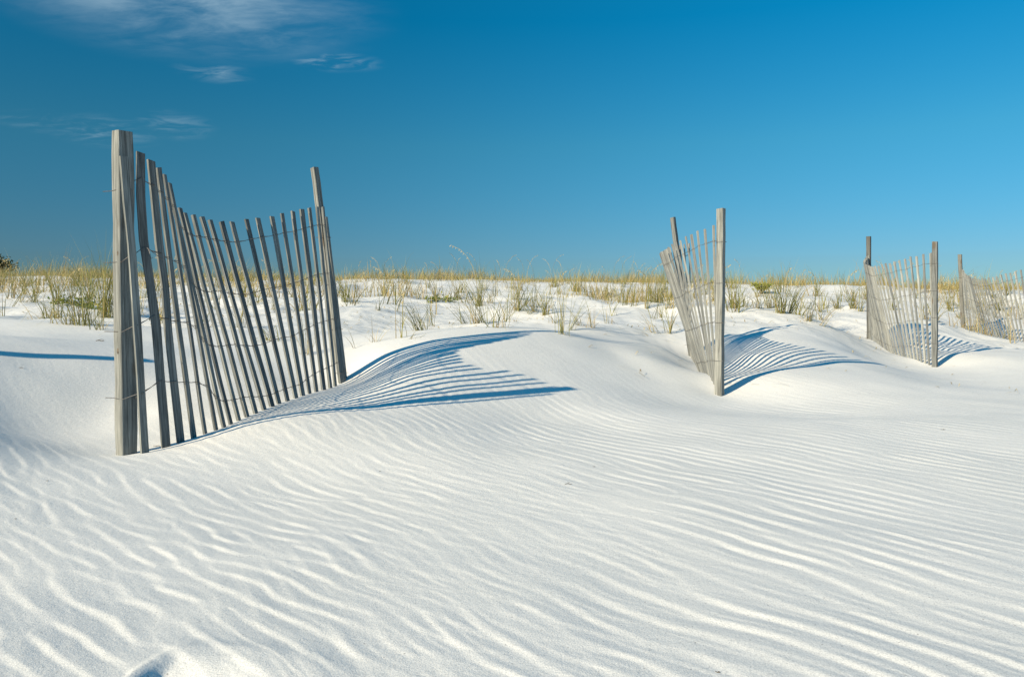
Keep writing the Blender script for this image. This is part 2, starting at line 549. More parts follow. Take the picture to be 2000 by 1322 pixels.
def ripples(x, y):
    h = np.zeros_like(x)
    r = np.hypot(x, y)
    sel = np.where((r < 16) & (y > -3))[0]
    x, y, r = x[sel], y[sel], r[sel]
    num, den = np.full(len(x), 0.3e-3), np.full(len(x), 1e-3)
    for (cx_, cy_, s, w) in RM:
        g = np.exp(-((x - cx_) ** 2 + (y - cy_) ** 2) / (w * w))
        num += g * s
        den += g
    amp = num / den * (1 - dune_mask(x, y)) * sstep(15, 9, r) * sstep(-3, -1, y)
    # slow bending of the crests
    bx = x + 0.10 * vnoise(x * 1.3, y * 1.3, 31) + 0.030 * vnoise(x * 4.5, y * 4.5, 32) + 0.007 * vnoise(x * 13, y * 13, 35)
    by = y + 0.10 * vnoise(x * 1.3, y * 1.3, 33) + 0.030 * vnoise(x * 4.5, y * 4.5, 34) + 0.007 * vnoise(x * 13, y * 13, 36)
    aR, pR = W_REG(bx, by)
    aI, pI = W_IRR(bx, by)
    aF, pF = W_FIN(bx, by)

    def prof(p):                       # short steep face towards the sun, long gentle slope behind
        return np.sin(p) + 0.33 * np.sin(2 * p) + 0.11 * np.sin(3 * p)
    wI = sstep(0.9, -0.9, x + 0.35 * (y - 2.0) + 0.8 * vnoise(x * 0.8, y * 0.8, 40)) * 0.85 + 0.08
    lo = 0.00112 * (wI * 0.86 * np.clip(aI, 0.45, 1.2) * prof(pI) + (1 - wI) * 1.12 * np.clip(aR, 0.5, 1.3) * prof(pR))
    patch = 0.55 + 0.9 * vnoise(x * 1.1, y * 1.1, 50)
    lo = lo * np.clip(0.95 + 0.7 * vnoise(x * 1.6, y * 1.6, 51), 0.5, 1.3)
    fi = 0.00032 * np.clip(patch, 0.1, 1.1) * np.minimum(aF, 1.5) * prof(pF)
    h[sel] = amp * lo + np.maximum(amp, 0.22) * fi * (1 - dune_mask(x, y)) * sstep(15, 9, r)
    return h


def ground_z(x, y):
    xa, ya = np.array([float(x)]), np.array([float(y)])
    return float(base_height(xa, ya)[0] + ripples(xa, ya)[0])


def hit(px, py, d0=1.0, d1=28.0):
    """First point of the sand met by the sight line through a frame position."""
    D = np.linspace(d0, d1, 1400)
    x = (px - CX) / FPX * D
    z = EYE + (HY - py) / FPX * D
    g = base_height(x, D)
    k = np.where(z <= g)[0]
    if len(k) == 0:
        return None
    return Vector((x[k[0]], D[k[0]], g[k[0]]))


def build_sand():
    rr = [0.02, 0.15, 0.35, 0.6, 0.8]
    r = 0.92
    while r < 14:
        rr.append(r)
        r += 0.0036 * r
    while r < 28:
        rr.append(r)
        r += 0.011 * r
    while r < 1500:
        rr.append(r)
        r *= 1.10
    rr = np.array(rr)
    dense = np.radians(np.linspace(-41, 41, 820))
    rest = np.radians(np.linspace(41, 319, 150)[1:-1])
    th = np.concatenate([dense, rest])
    R, T = np.meshgrid(rr, th, indexing='ij')
    x, y = (R * np.sin(T)).ravel(), (R * np.cos(T)).ravel()
    z = base_height(x, y) + ripples(x, y)
    nr, nt = len(rr), len(th)
    i = np.arange(nr - 1)[:, None] * nt
    j = np.arange(nt)[None, :]
    j2 = (j + 1) % nt
    faces = np.stack([i + j, i + nt + j, i + nt + j2, i + j2], -1).reshape(-1, 4)
    faces = faces[:, ::-1]
    me = bpy.data.meshes.new('sand')
    me.vertices.add(len(x))
    me.vertices.foreach_set('co', np.stack([x, y, z], -1).astype(np.float32).ravel())
    me.loops.add(len(faces) * 4)
    me.loops.foreach_set('vertex_index', faces.astype(np.int32).ravel())
    me.polygons.add(len(faces))
    me.polygons.foreach_set('loop_start', np.arange(len(faces), dtype=np.int32) * 4)
    me.polygons.foreach_set('use_smooth', np.ones(len(faces), dtype=bool))
    me.update(calc_edges=True)
    me.materials.append(SAND)
    o = bpy.data.objects.new('sand', me)
    COL.objects.link(o)
    o['kind'] = 'structure'
    if me.polygons[len(faces) // 2].normal.z < 0:
        me.flip_normals()
    return o


build_sand()


# ------------------------------------------------------------------ sand fences
def prism(name, length, half_w, half_t, segs, mat, parent, wobble, bend=None, chamfer=0.25, taper=0.0, seed=0, buried=0.0, top_tilt=0.0):
    """A sawn stick along local z from -buried to length, worn and a little crooked, with eased edges."""
    r = random.Random(seed)
    c = chamfer
    ring = [(-1, -1 + c), (-1, 1 - c), (-1 + c, 1), (1 - c, 1), (1, 1 - c), (1, -1 + c), (1 - c, -1), (-1 + c, -1)] if c > 0 else [(-1, -1), (-1, 1), (1, 1), (1, -1)]
    n = len(ring)
    vs, fs = [], []
    ox = oy = 0.0
    for s in range(segs + 1):
        f = s / segs
        z = -buried + (length + buried) * f
        ox += r.uniform(-wobble, wobble)
        oy += r.uniform(-wobble, wobble)
        ox *= 0.85
        oy *= 0.85
        bx = bend(f) if bend else 0.0
        k = (1 - taper * f) * (1 + r.uniform(-0.05, 0.05))
        for (a, b) in ring:
            tz = top_tilt * a * half_w if s == segs else 0.0
            vs.append((ox + bx + a * half_w * k, oy + b * half_t * k, z + tz))
    for s in range(segs):
        for q in range(n):
            a, b = s * n + q, s * n + (q + 1) % n
            fs.append((a, a + n, b + n, b))
    fs.append(tuple(range(segs * n, segs * n + n))[::-1])
    fs.append(tuple(range(n)))
    o = mesh_obj(name, vs, fs, mat, parent)
    return o


def place(o, origin, zdir, xhint, parent_loc):
    z = zdir.normalized()
    x = (xhint - z * xhint.dot(z)).normalized()
    y = z.cross(x)
    m = Matrix((x, y, z)).transposed().to_4x4()
    m.translation = origin - parent_loc
    o.matrix_local = m


def tube(pts, rad, sides=5):
    vs, fs = [], []
    n = len(pts)
    for i, p in enumerate(pts):
        a, b = pts[max(i - 1, 0)], pts[min(i + 1, n - 1)]
        d = (b - a)
        d = d.normalized() if d.length > 1e-9 else Vector((1, 0, 0))
        u = d.cross(Vector((0, 0, 1)))
        u = u.normalized() if u.length > 1e-4 else Vector((1, 0, 0))
        w = d.cross(u)
        for k in range(sides):
            t = 2 * math.pi * k / sides
            vs.append(p + (u * math.cos(t) + w * math.sin(t)) * rad)
    for i in range(n - 1):
        for k in range(sides):
            a, b = i * sides + k, i * sides + (k + 1) % sides
            fs.append((a, b, b + sides, a + sides))
    fs.append(tuple(range(sides))[::-1])
    fs.append(tuple(range((n - 1) * sides, n * sides)))
    return vs, fs


def join(parts):
    V, F = [], []
    for vs, fs in parts:
        b = len(V)
        V += list(vs)
        F += [tuple(i + b for i in f) for f in fs]
    return V, F


LATH_W, LATH_T = 0.0138, 0.0054


def build_fence(name, label, near, near_top, far, far_top, feet, tops, seed, turn=None, bends=None, wires=(0.11, 0.40, 0.68, 0.95), post_half=(0.032, 0.032), far_half=0.019, far_mat=None, lath=1.0, lath_mat=None, wide=0, loose=1.0, wire_r=0.0015):
    root = empty(name, near.copy())
    tag(root, label, 'fence', 'sand fence panels in a row along the dune')
    base = near.copy()
    r = random.Random(seed)
    post_x = Vector((math.cos(math.radians(-40)), math.sin(math.radians(-40)), 0))
    for k, (b, t) in enumerate(((near, near_top), (far, far_top))):
        d = t - b
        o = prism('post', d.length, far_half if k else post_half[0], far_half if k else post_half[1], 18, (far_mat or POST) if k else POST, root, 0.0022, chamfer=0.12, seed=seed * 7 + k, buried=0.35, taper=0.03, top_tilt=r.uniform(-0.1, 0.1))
        place(o, b, d, post_x, base)
    n = len(feet)
    lines = []
    for i in range(n):
        B, T = feet[i], tops[i]
        d = (T - B)
        u = d.normalized()
        i0, i1 = max(i - 1, 0), min(i + 1, n - 1)
        tan = (feet[i1] - feet[i0]).normalized() * 0.7 + (tops[i1] - tops[i0]).normalized() * 0.3
        a = math.radians((turn(i) if turn else 0) + r.uniform(-7, 7) * loose)
        tan = Vector((tan.x * math.cos(a) - tan.y * math.sin(a), tan.x * math.sin(a) + tan.y * math.cos(a), 0))
        bury = max(0.06, 1.22 - d.length)
        o = prism('slat', d.length, LATH_W * lath * (1.22 if i < wide else 1.0) * r.uniform(0.85, 1.10), LATH_T * r.uniform(0.85, 1.25), 7, lath_mat or SLAT_SHADED, root, 0.0032 * loose,
                  bend=(bends or {}).get(i), chamfer=0.0, seed=seed * 100 + i, buried=bury, top_tilt=r.uniform(-0.25, 0.25))
        place(o, B, d, tan, base)
        x = (tan - u * tan.dot(u)).normalized()
        lines.append((B, T, u, u.cross(x), d.length, (bends or {}).get(i), x, bury))
    for wi, dist in enumerate(wires):
        strands = []
        for s in (1, -1):
            pts = []
            prev = None
            first = lines[0]
            start = near + (near_top - near).normalized() * max(0.02, first[4] - dist)
            pn = Vector((math.cos(math.radians(-130)), math.sin(math.radians(-130)), 0))
            if s == 1:
                pts += [start - post_x * 0.075 + pn * 0.05, start - post_x * 0.036 + pn * 0.034, start + pn * 0.035, start + post_x * 0.036 + pn * 0.028]
            else:
                pts += [start - post_x * 0.036 - pn * 0.02, start + post_x * 0.0365 - pn * 0.02]
            for i, (B, T, u, nrm, L, bd, x, bury) in enumerate(lines):
                f = L - dist + 0.004 * math.sin(i * 1.3 + wi)
                c = B + u * f
                if bd:
                    c = c + x * bd((f + bury) / (L + bury))
                side = s if i % 2 == 0 else -s
                c = c + nrm * side * (LATH_T * 1.25 + 0.0022)
                if prev is not None:
                    mid = (prev + c) * 0.5
                    mid.z -= 0.003
                    pts.append(mid)
                pts.append(c)
                prev = c
            end = far + (far_top - far).normalized() * max(0.02, lines[-1][4] - dist)
            pts += [end + post_x * 0.037 + pn * 0.03 * s, end - post_x * 0.037 + pn * 0.03 * s]
            pts = [p for p in pts if True]
            strands.append(tube([p - base for p in pts], wire_r, 4))
        V, F = join(strands)
        mesh_obj('wire', V, F, WIRE, root)
    return root


def bend_of(pts, i, n_len):
    return pts


# panel 1, traced lath by lath
feet1, tops1 = [], []
for i in range(24):
    db, dt = l1_depths(i)
    feet1.append(at(L1_BOT[i][0], L1_BOT[i][1], db))
    tops1.append(at(L1_TOP[i][0], L1_TOP[i][1], dt))
gz = base_height(np.array([p.x for p in feet1]), np.array([p.y for p in feet1]))
for p, g in zip(feet1, gz):
    p.z = g
bend1 = {0: lambda f: 0.006 * math.sin(f * 3.1),
         1: lambda f: -0.027 * math.exp(-((f - 0.76) / 0.19) ** 2),
         2: lambda f: -0.004 * math.sin(f * math.pi) + 0.010 * math.exp(-((f - 0.60) / 0.05) ** 2),
         3: lambda f: -0.012 * math.sin(f * math.pi)}
panel1 = build_fence('sand_fence', 'large nearest sand fence panel at the left with fanned leaning grey slats', F1N, F1NT, F1F, F1FT, feet1, tops1, 1,
            turn=lambda i: (-24, -26, -22)[i] if i < 3 else (-6 if i > 10 else -2), bends=bend1, wide=3)

# two knots standing proud of the near post's sunlit face
KNOT, _t, _b = new_mat('dark_knot_wood', 0.8, 0.2)
_co = N(_t, 'ShaderNodeTexCoord').outputs['Object']
_t.links.new(ramp(_t, noise(_t, _co, 160, 4), [(0.35, (0.05, 0.042, 0.033)), (0.65, (0.17, 0.145, 0.115))]), _b.inputs['Base Color'])
near_post = [c for c in panel1.children if c.name.startswith('post')][0]
for (kx, kz, rx, rz) in ((0.016, 0.825, 0.009, 0.015), (0.004, 0.432, 0.010, 0.017)):
    vs, fs = [(kx, -0.0352, kz)], []
    for ring_, (sc_, out_) in enumerate(((0.55, 0.0348), (1.0, 0.0300))):
        for q in range(10):
            a_ = 2 * math.pi * q / 10
            vs.append((kx + rx * sc_ * math.cos(a_), -out_, kz + rz * sc_ * math.sin(a_)))
    for q in range(10):
        fs.append((0, 1 + q, 1 + (q + 1) % 10))
        fs.append((1 + q, 11 + q, 11 + (q + 1) % 10, 1 + (q + 1) % 10))
    mesh_obj('knot', vs, fs, KNOT, near_post, True)
# a loose twist of tie wire hanging from the second wire by the second lath
_o = F1N
V_, F_ = join([tube([at(286, 483, 3.27) - _o, at(291, 488, 3.255) - _o, at(293, 497, 3.25) - _o, at(295, 506, 3.25) - _o, at(298, 503, 3.25) - _o], 0.0016, 5),
               tube([at(290, 486, 3.255) - _o, at(300, 494, 3.28) - _o, at(312, 503, 3.31) - _o, at(319, 508, 3.33) - _o], 0.0014, 5)])
mesh_obj('wire_tie', V_, F_, WIRE, panel1)


def panel(near, far, n, foot_bow, lean, sag, top0, top1, wob, seed, foot_px=None):
    """Feet and tops of a slack panel: feet bowed, the middle leaning over and sagging."""
    r = random.Random(seed)
    feet, tops = [], []
    d = far - near
    side = Vector((-d.y, d.x, 0)).normalized()
    for i in range(n):
        t = 0.02 + 0.97 * i / (n - 1)
        b = math.sin(math.pi * t)
        p = near + d * t + side * foot_bow * b
        p.z = 0
        z0 = top0 + (top1 - top0) * t - sag * b ** 1.4
        q = p + side * (lean * b ** 0.8) + d.normalized() * (0.10 * b + r.uniform(-0.005, 0.005))
        q.z = EYE + z0 + r.uniform(-wob, wob)
        feet.append(p)
        tops.append(q)
    g = base_height(np.array([p.x for p in feet]), np.array([p.y for p in feet]))
    for p, z in zip(feet, g):
        p.z = float(z)
    return feet, tops


f2, t2 = panel(F2N, F2F, 26, 0.03, 0.31, 0.13, 0.60, 0.62, 0.006, 2)
build_fence('sand_fence', 'narrow sunlit sand fence panel in the middle, its slats bulging left of two posts', F2N, F2NT, F2F, F2FT, f2, t2, 2, post_half=(0.026, 0.026), far_half=0.021, lath=0.88, lath_mat=SLAT_SUNLIT, loose=0.6, wire_r=0.0011)
f3, t3 = panel(F3N, F3F, 26, 0.07, 0.20, 0.13, 0.60, 0.68, 0.008, 3)
build_fence('sand_fence', 'distant sand fence panel between two upright posts, third from the left', F3N, F3NT, F3F, F3FT, f3, t3, 3, far_mat=POST_SHADED, post_half=(0.025, 0.025), far_half=0.025, lath=0.86, lath_mat=SLAT_SUNLIT, loose=0.6, wire_r=0.0011)
f4, t4 = panel(F4N, F4F, 28, 0.05, 0.22, 0.18, 0.64, 0.66, 0.008, 4)
build_fence('sand_fence', 'farthest sand fence panel, cut off by the right edge of the picture', F4N, F4NT, F4F, F4FT, f4, t4, 4, far_mat=POST_SHADED, post_half=(0.027, 0.027), far_half=0.027, lath=0.86, lath_mat=SLAT_SUNLIT, loose=0.6, wire_r=0.0011)
# the next panel of the row stands just out of frame on the left; its post's shadow crosses the sand
F0F = Vector((-3.97, 3.11, 0))
F0N = Vector((-4.45, 1.45, 0))
for p in (F0F, F0N):
    p.z = ground_z(p.x, p.y)
F0FT = Vector((-4.00, 3.09, EYE + 0.85))
F0NT = Vector((-4.47, 1.45, EYE + 0.72))
f0, t0 = panel(F0N, F0F, 22, 0.05, 0.20, 0.15, 0.60, 0.62, 0.008, 5)
build_fence('sand_fence', 'sand fence panel left of the frame, known by its post shadow on the sand', F0N, F0NT, F0F, F0FT, f0, t0, 5, far_half=0.036)


# ------------------------------------------------------------------ dune grass
def blades(r, n, h, width, lean=0.0, spread=0.55, curl=0.5, foot=0.05, az_bias=0.0, tint=(0.0, 1.0), hvar=0.45):
    """Curved tapering leaf blades rising from one foot; returns verts, faces, tint per vertex."""
    V, F, T = [], [], []
    for _ in range(n):
        az = r.uniform(0, 2 * math.pi)
        out = abs(r.gauss(0, spread))
        dx, dy = math.sin(out) * math.cos(az) + lean, math.sin(out) * math.sin(az) * 0.8 + az_bias
        a = math.atan2(dy, dx)
        th = min(1.35, math.hypot(dx, dy))
        L = h * (1 - hvar * r.random())
        cu = curl * r.uniform(0.1, 1.6) * (0.4 + out)
        p = Vector((r.gauss(0, foot), r.gauss(0, foot), -0.015))
        wa = a + math.pi / 2 + r.uniform(-0.9, 0.9)
        side = Vector((math.cos(wa), math.sin(wa), 0))
        hd = Vector((math.cos(a), math.sin(a), 0))
        w = width * r.uniform(0.6, 1.2)
        tv = r.uniform(*tint)
        b = len(V)
        S = 5
        for k in range(S):
            f = k / (S - 1)
            if k:
                ang = min(2.6, th + cu * f * f * 2)
                p = p + (hd * math.sin(ang) + Vector((0, 0, math.cos(ang)))) * (L / (S - 1))
            ww = w * (1.0 - f ** 1.6) * 0.5
            if k < S - 1:
                V += [p - side * ww, p + side * ww]
                T += [tv, tv]
            else:
                V.append(p.copy())
                T.append(min(1.0, tv + 0.25))
        for k in range(S - 2):
            q = b + 2 * k
            F.append((q, q + 1, q + 3, q + 2))
        q = b + 2 * (S - 2)
        F.append((q, q + 1, q + 2))
    return V, F, T


def leaf_mesh(name, V, F, T, mat):
    me = bpy.data.meshes.new(name)
    me.from_pydata([tuple(v) for v in V], [], F)
    at_ = me.attributes.new('tint', 'FLOAT', 'POINT')
    at_.data.foreach_set('value', T)
    me.materials.append(mat)
    return me


def seed_stalk(r, h):
    """A sea oat stalk: a thin stem, nodding, with drooping flat seed heads near the tip."""
    V, F, T = [], [], []
    az = r.uniform(0, 2 * math.pi)
    hd = Vector((math.cos(az), math.sin(az), 0))
    p, pts = Vector((0, 0, -0.01)), []
    for k in range(8):
        f = k / 7
        pts.append(p.copy())
        ang = 0.12 + 1.5 * f ** 2.5
        p = p + (hd * math.sin(ang) + Vector((0, 0, math.cos(ang)))) * (h / 7)
    vs, fs = tube(pts, 0.0022, 3)
    V += vs
    F += fs
    T += [0.6] * len(vs)
    for k in range(9):
        f = 0.66 + 0.34 * k / 8
        i = min(6, int(f * 7))
        q = pts[i] + (pts[i + 1] - pts[i]) * (f * 7 - i)
        e = Vector((r.uniform(-1, 1), r.uniform(-1, 1), -0.9)).normalized() * 0.03
        sd_ = e.cross(Vector((r.random(), r.random(), 0.3))).normalized() * 0.006
        b = len(V)
        V += [q, q + e * 0.5 + sd_, q + e, q + e * 0.5 - sd_]
        T += [0.8] * 4
        F.append((b, b + 1, b + 2, b + 3))
    return V, F, T


def tuft_meshes(seed, h, n, lean, spread, green, width=0.0065, curl=0.45, foot=0.03, stalks=0):
    r = random.Random(seed)
    ng = max(1, int(round(n * green)))
    out = [('green_blades', leaf_mesh('green_blades', *blades(r, ng, h, width, lean, spread * 1.2, curl, foot, 0.0, (0.0, 0.7)), GREEN))]
    nd = max(2, n - ng)
    out.append(('dry_blades', leaf_mesh('dry_blades', *blades(r, nd, h * 0.85, width * 0.8, lean, spread * 1.35, curl * 1.6, foot, 0.0, (0.0, 1.0)), STRAW)))
    for _ in range(stalks):
        out.append(('seed_stalk', leaf_mesh('seed_stalk', *seed_stalk(r, h * 1.1), STRAW)))
    return out


def put_tuft(parts, loc, rz, label, group, scale=1.0):
    root = empty('grass_tuft', loc)
    root.rotation_euler = (0, 0, rz)
    root.scale = (scale, scale, scale)
    tag(root, label, 'grass', group)
    for nm, me in parts:
        o = bpy.data.objects.new(nm, me)
        COL.objects.link(o)
        o.parent = root
    return root


G1 = 'grass tufts along the foot of the dune'
# frame x, y of the foot, height in frame px, blades, lean, spread, green share, stalks, label
TUFTS = [
    (167, 635, 84, 46, -0.10, 0.50, 0.70, 0, 'bushy green grass tuft lowest on the sand just left of the nearest post'),
    (205, 620, 104, 36, 0.05, 0.25, 0.85, 0, 'tall upright green grass tuft close behind the nearest post, left side'),
    (193, 644, 40, 10, 0.10, 0.55, 0.5, 0, 'short sprawling grass tuft at the left foot of the nearest post'),
    (135, 634, 70, 14, -0.25, 0.45, 0.6, 0, 'left-leaning grass tuft with curved dark blades above the long shadow'),
    (216, 621, 85, 14, 0.08, 0.20, 0.8, 0, 'tall thin grass tuft half hidden by the left edge of the nearest post'),
    (104, 632, 46, 4, -0.15, 0.30, 0.3, 0, 'few curved dry blades standing apart left of the bushy tuft'),
    (66, 590, 58, 22, -0.15, 0.60, 0.6, 0, 'spreading grass tuft near the left edge behind the slanting blade'),
    (25, 599, 66, 3, 0.55, 0.06, 1.0, 0, 'single thick dark blade slanting right at the left edge'),
    (40, 590, 40, 8, 0.35, 0.30, 0.6, 0, 'small right-leaning tuft beside the slanting blade at left edge'),
    (110, 588, 62, 20, 0.0, 0.45, 0.7, 0, 'green grass tuft rising from the creeping vine left of nearest post'),
    (175, 592, 70, 24, -0.05, 0.35, 0.8, 0, 'dense green tuft behind the creeping vine left of nearest post'),
    (273, 616, 58, 9, 0.05, 0.35, 0.4, 0, 'thin brown tuft seen between post and second slat of nearest fence'),
    (318, 632, 40, 8, 0.1, 0.5, 0.4, 0, 'low sparse tuft seen behind the third slat of nearest fence'),
    (395, 640, 48, 10, -0.1, 0.45, 0.5, 0, 'sparse tuft seen through the crowded slats of nearest fence'),
    (470, 640, 60, 12, 0.0, 0.35, 0.5, 1, 'upright dry tuft seen through the middle slats of nearest fence'),
    (535, 665, 34, 16, -0.35, 0.5, 0.75, 0, 'yellow-green flattened tuft seen low through nearest fence slats'),
    (598, 692, 62, 10, -0.05, 0.22, 0.4, 0, 'narrow upright tuft seen low through slats near the leaning post'),
    (676, 590, 50, 20, -0.10, 0.25, 0.8, 0, 'dense upright green tuft just right of the leaning far post'),
    (694, 593, 40, 14, 0.0, 0.45, 0.6, 0, 'small spreading tuft second right of the leaning far post'),
    (692, 680, 44, 3, -0.30, 0.12, 0.5, 0, 'lone bent blade on bare sand right of the leaning far post'),
    (731, 668, 46, 6, -0.10, 0.28, 0.1, 0, 'reddish dry sprig on bare sand above the striped shadow'),
    (785, 660, 58, 4, 0.0, 0.10, 0.6, 1, 'straight thin stem with few blades on bare sand'),
    (803, 662, 26, 6, 0.2, 0.5, 0.2, 0, 'tiny dry sprig at the foot of the leaning bushy tuft'),
    (822, 645, 62, 26, -0.38, 0.32, 0.85, 0, 'bushy green tuft leaning hard left above the striped shadow'),
    (739, 607, 30, 5, 0.05, 0.3, 0.6, 0, 'small dark green sprig on the slope above the reddish dry sprig'),
    (775, 608, 48, 4, 0.22, 0.12, 0.7, 0, 'two long thin blades leaning right on the slope'),
    (848, 620, 42, 5, -0.5, 0.18, 0.5, 0, 'thin blades leaning left below the low green creeper'),
    (853, 584, 48, 14, -0.30, 0.3, 0.6, 0, 'left-leaning olive tuft above the left end of low green creeper'),
    (909, 632, 42, 10, -0.45, 0.18, 0.7, 0, 'narrow tuft leaning left, first of the row of big tufts'),
    (932, 632, 62, 22, -0.40, 0.28, 0.5, 0, 'dense orange-based tuft leaning left in the row of big tufts'),
    (947, 631, 92, 14, -0.30, 0.25, 0.85, 0, 'tallest long-bladed tuft leaning left amid the row of big tufts'),
    (965, 640, 62, 9, 0.05, 0.35, 0.7, 0, 'open fan-shaped tuft standing right of the tallest leaning tuft'),
    (985, 640, 66, 5, 0.08, 0.2, 0.7, 0, 'thin upright sprig at the right end of the big tuft row'),
    (937, 598, 70, 18, 0.0, 0.25, 0.75, 1, 'upright green tuft behind the row of big leaning tufts'),
    (1012, 607, 52, 26, 0.0, 0.55, 0.4, 0, 'bushy straw-coloured mass of grass mid-slope'),
    (1038, 614, 60, 5, -0.6, 0.12, 0.8, 0, 'long dark blades slanting left across the straw-coloured mass'),
    (1044, 610, 58, 14, 0.0, 0.35, 0.6, 0, 'upright olive tuft right of the straw-coloured mass'),
    (1064, 616, 52, 22, -0.08, 0.35, 0.65, 0, 'dense green tuft on the slope left of the tall dark-footed tuft'),
    (1088, 632, 36, 7, -0.12, 0.3, 0.4, 0, 'small dry sprig beside the tall dark-footed tuft'),
    (1101, 653, 84, 10, 0.0, 0.18, 0.9, 0, 'tall dark-footed green tuft at the tip of the long post shadow'),
    (1114, 645, 62, 9, 0.40, 0.12, 0.9, 0, 'thick green blades leaning right beside the post shadow tip'),
    (1131, 636, 40, 8, -0.2, 0.5, 0.3, 0, 'brown curly sprig right of the thick right-leaning blades'),
    (1152, 640, 52, 10, 0.1, 0.4, 0.05, 0, 'reddish brown dry sprig on the sand crest right of the shadow tip'),
    (1184, 632, 46, 5, -0.15, 0.15, 0.4, 0, 'thin bent dry stems standing apart on the open crest'),
    (1222, 596, 54, 10, 0.05, 0.18, 0.7, 0, 'upright green tuft, left one of a pair before second fence'),
    (1237, 598, 46, 10, 0.10, 0.25, 0.6, 0, 'upright green tuft, right one of a pair before second fence'),
    (1261, 602, 52, 8, 0.0, 0.2, 0.7, 1, 'slim tuft at the left edge of the green mass by second fence'),
    (1282, 590, 44, 40, 0.0, 0.45, 0.7, 0, 'broad green grass mass just left of the second fence'),
    (1282, 651, 60, 9, -0.35, 0.3, 0.3, 0, 'brown sprig leaning left at the foot of the second fence'),
    (1306, 651, 62, 12, -0.1, 0.3, 0.5, 0, 'upright dark-stemmed sprig beside the far post of second fence'),
    (1268, 656, 30, 4, -0.9, 0.15, 0.2, 0, 'flattened dry blades lying left on sand by second fence'),
    (1345, 600, 50, 18, 0.0, 0.35, 0.6, 0, 'green tuft seen through the slats of the second fence'),
    (1436, 602, 52, 30, 0.0, 0.5, 0.85, 0, 'round fan of green grass just right of the second fence'),
    (1478, 602, 46, 16, 0.05, 0.4, 0.5, 0, 'pale tuft below the yellow-green shrub'),
    (1504, 602, 52, 28, -0.05, 0.35, 0.7, 0, 'dense olive tuft right of and below the yellow-green shrub'),
    (1526, 612, 66, 30, 0.0, 0.32, 0.8, 0, 'dense tall green tuft on the crest of second fence drift'),
    (1542, 612, 60, 26, 0.28, 0.2, 0.85, 0, 'dense green tuft leaning right on the second fence drift'),
    (1577, 627, 42, 22, 0.0, 0.5, 0.4, 0, 'low straw-coloured fan of grass at the drift edge'),
    (1602, 636, 54, 5, 0.55, 0.12, 0.4, 0, 'thin brown stems slanting right below the third fence post'),
    (1634, 603, 40, 14, 0.0, 0.4, 0.5, 0, 'pale tuft between the drift and the third fence'),
    (1667, 603, 50, 20, -0.12, 0.3, 0.75, 0, 'green tuft just left of the third fence, taller of two'),
    (1679, 608, 34, 12, 0.1, 0.35, 0.6, 0, 'small tuft touching the far post of the third fence'),
    (1742, 605, 40, 22, 0.0, 0.4, 0.7, 0, 'green tuft seen through the slats of the third fence'),
    (1852, 604, 40, 18, 0.0, 0.4, 0.5, 0, 'pale tuft between the third and fourth fences'),
    (1950, 606, 40, 22, 0.0, 0.4, 0.6, 0, 'grass tuft seen through the slats of the farthest fence'),
]
for i, (px, py, hp, n, lean, spr, gr, st, lab) in enumerate(TUFTS):
    p = hit(px, py, 3.5)
    if p is None:
        continue
    h = hp / FPX * p.y * 1.85
    n = int(n * 1.9)
    put_tuft(tuft_meshes(500 + i, h, n, lean, spr, gr, 0.0042 + 0.0003 * p.y, 0.6, 0.018 + 0.02 * spr * (n / 25.0), st), p, 0.0, lab, G1)

# the slope behind: many small tufts, copies of a dozen kinds
KINDS = [tuft_meshes(900 + k, 0.50, [8, 12, 18, 26, 10, 16, 30, 7][k % 8], [0, -0.15, 0.1, 0, -0.3, 0.2, 0, -0.1][k % 8], [0.3, 0.45, 0.4, 0.5, 0.3, 0.35, 0.55, 0.25][k % 8],
                     [0.7, 0.5, 0.4, 0.6, 0.3, 0.7, 0.45, 0.2][k % 8], 0.0095, 0.4, 0.045, 1 if k % 5 == 0 else 0) for k in range(14)]
LOOKS = ['thin green', 'olive', 'pale straw', 'bushy mixed', 'dry left-leaning', 'green right-leaning', 'wide bushy', 'sparse brown',
         'slim green', 'ragged olive', 'bleached straw', 'thick mixed', 'wispy left-leaning', 'fresh right-leaning']
ZONES = ((215, 'left of the nearest post'), (450, 'behind left slats of nearest fence'), (690, 'behind right slats of nearest fence'),
         (850, 'just right of nearest fence'), (1000, 'above the striped shadow'), (1150, 'above the striped shadow tip'),
         (1290, 'just left of second fence'), (1420, 'behind the second fence'), (1560, 'just right of second fence'),
         (1690, 'just left of third fence'), (1840, 'behind the third fence'), (9999, 'by the farthest fence'))
r = random.Random(77)
cand, used = [], set()
while len(cand) < 236:
    px = r.uniform(-60, 2060)
    D = 7.6 + 11.0 * r.random() ** 0.8
    x = (px - CX) / FPX * D
    if float(dune_mask(np.array([x]), np.array([D]))[0]) < 0.9:
        continue
    den = 0.5 + 1.2 * float(vnoise(np.array([x * 0.55]), np.array([D * 0.55]), 61)[0])
    if r.random() > den + 0.12:
        continue
    cand.append((px, x, D))
zs = base_height(np.array([c[1] for c in cand]), np.array([c[2] for c in cand]))
for (px, x, D), z in zip(cand, zs):
    zone = [l for lim, l in ZONES if px < lim][0]
    for _ in range(60):
        k, sc = r.randrange(14), r.uniform(0.70, 1.28)
        size = 'short' if sc < 0.90 else ('middling' if sc < 1.10 else 'tall')
        if (size, k, zone) not in used:
            break
    else:
        continue
    used.add((size, k, zone))
    part = 'low on the dune' if D < 11 else ('halfway up the dune' if D < 14.5 else 'high near the crest')
    put_tuft(KINDS[k], Vector((x, D, float(z))), r.uniform(-0.6, 0.6), '%s %s grass tuft %s, %s' % (size, LOOKS[k], part, zone), 'small grass tufts scattered over the dune slope', sc)


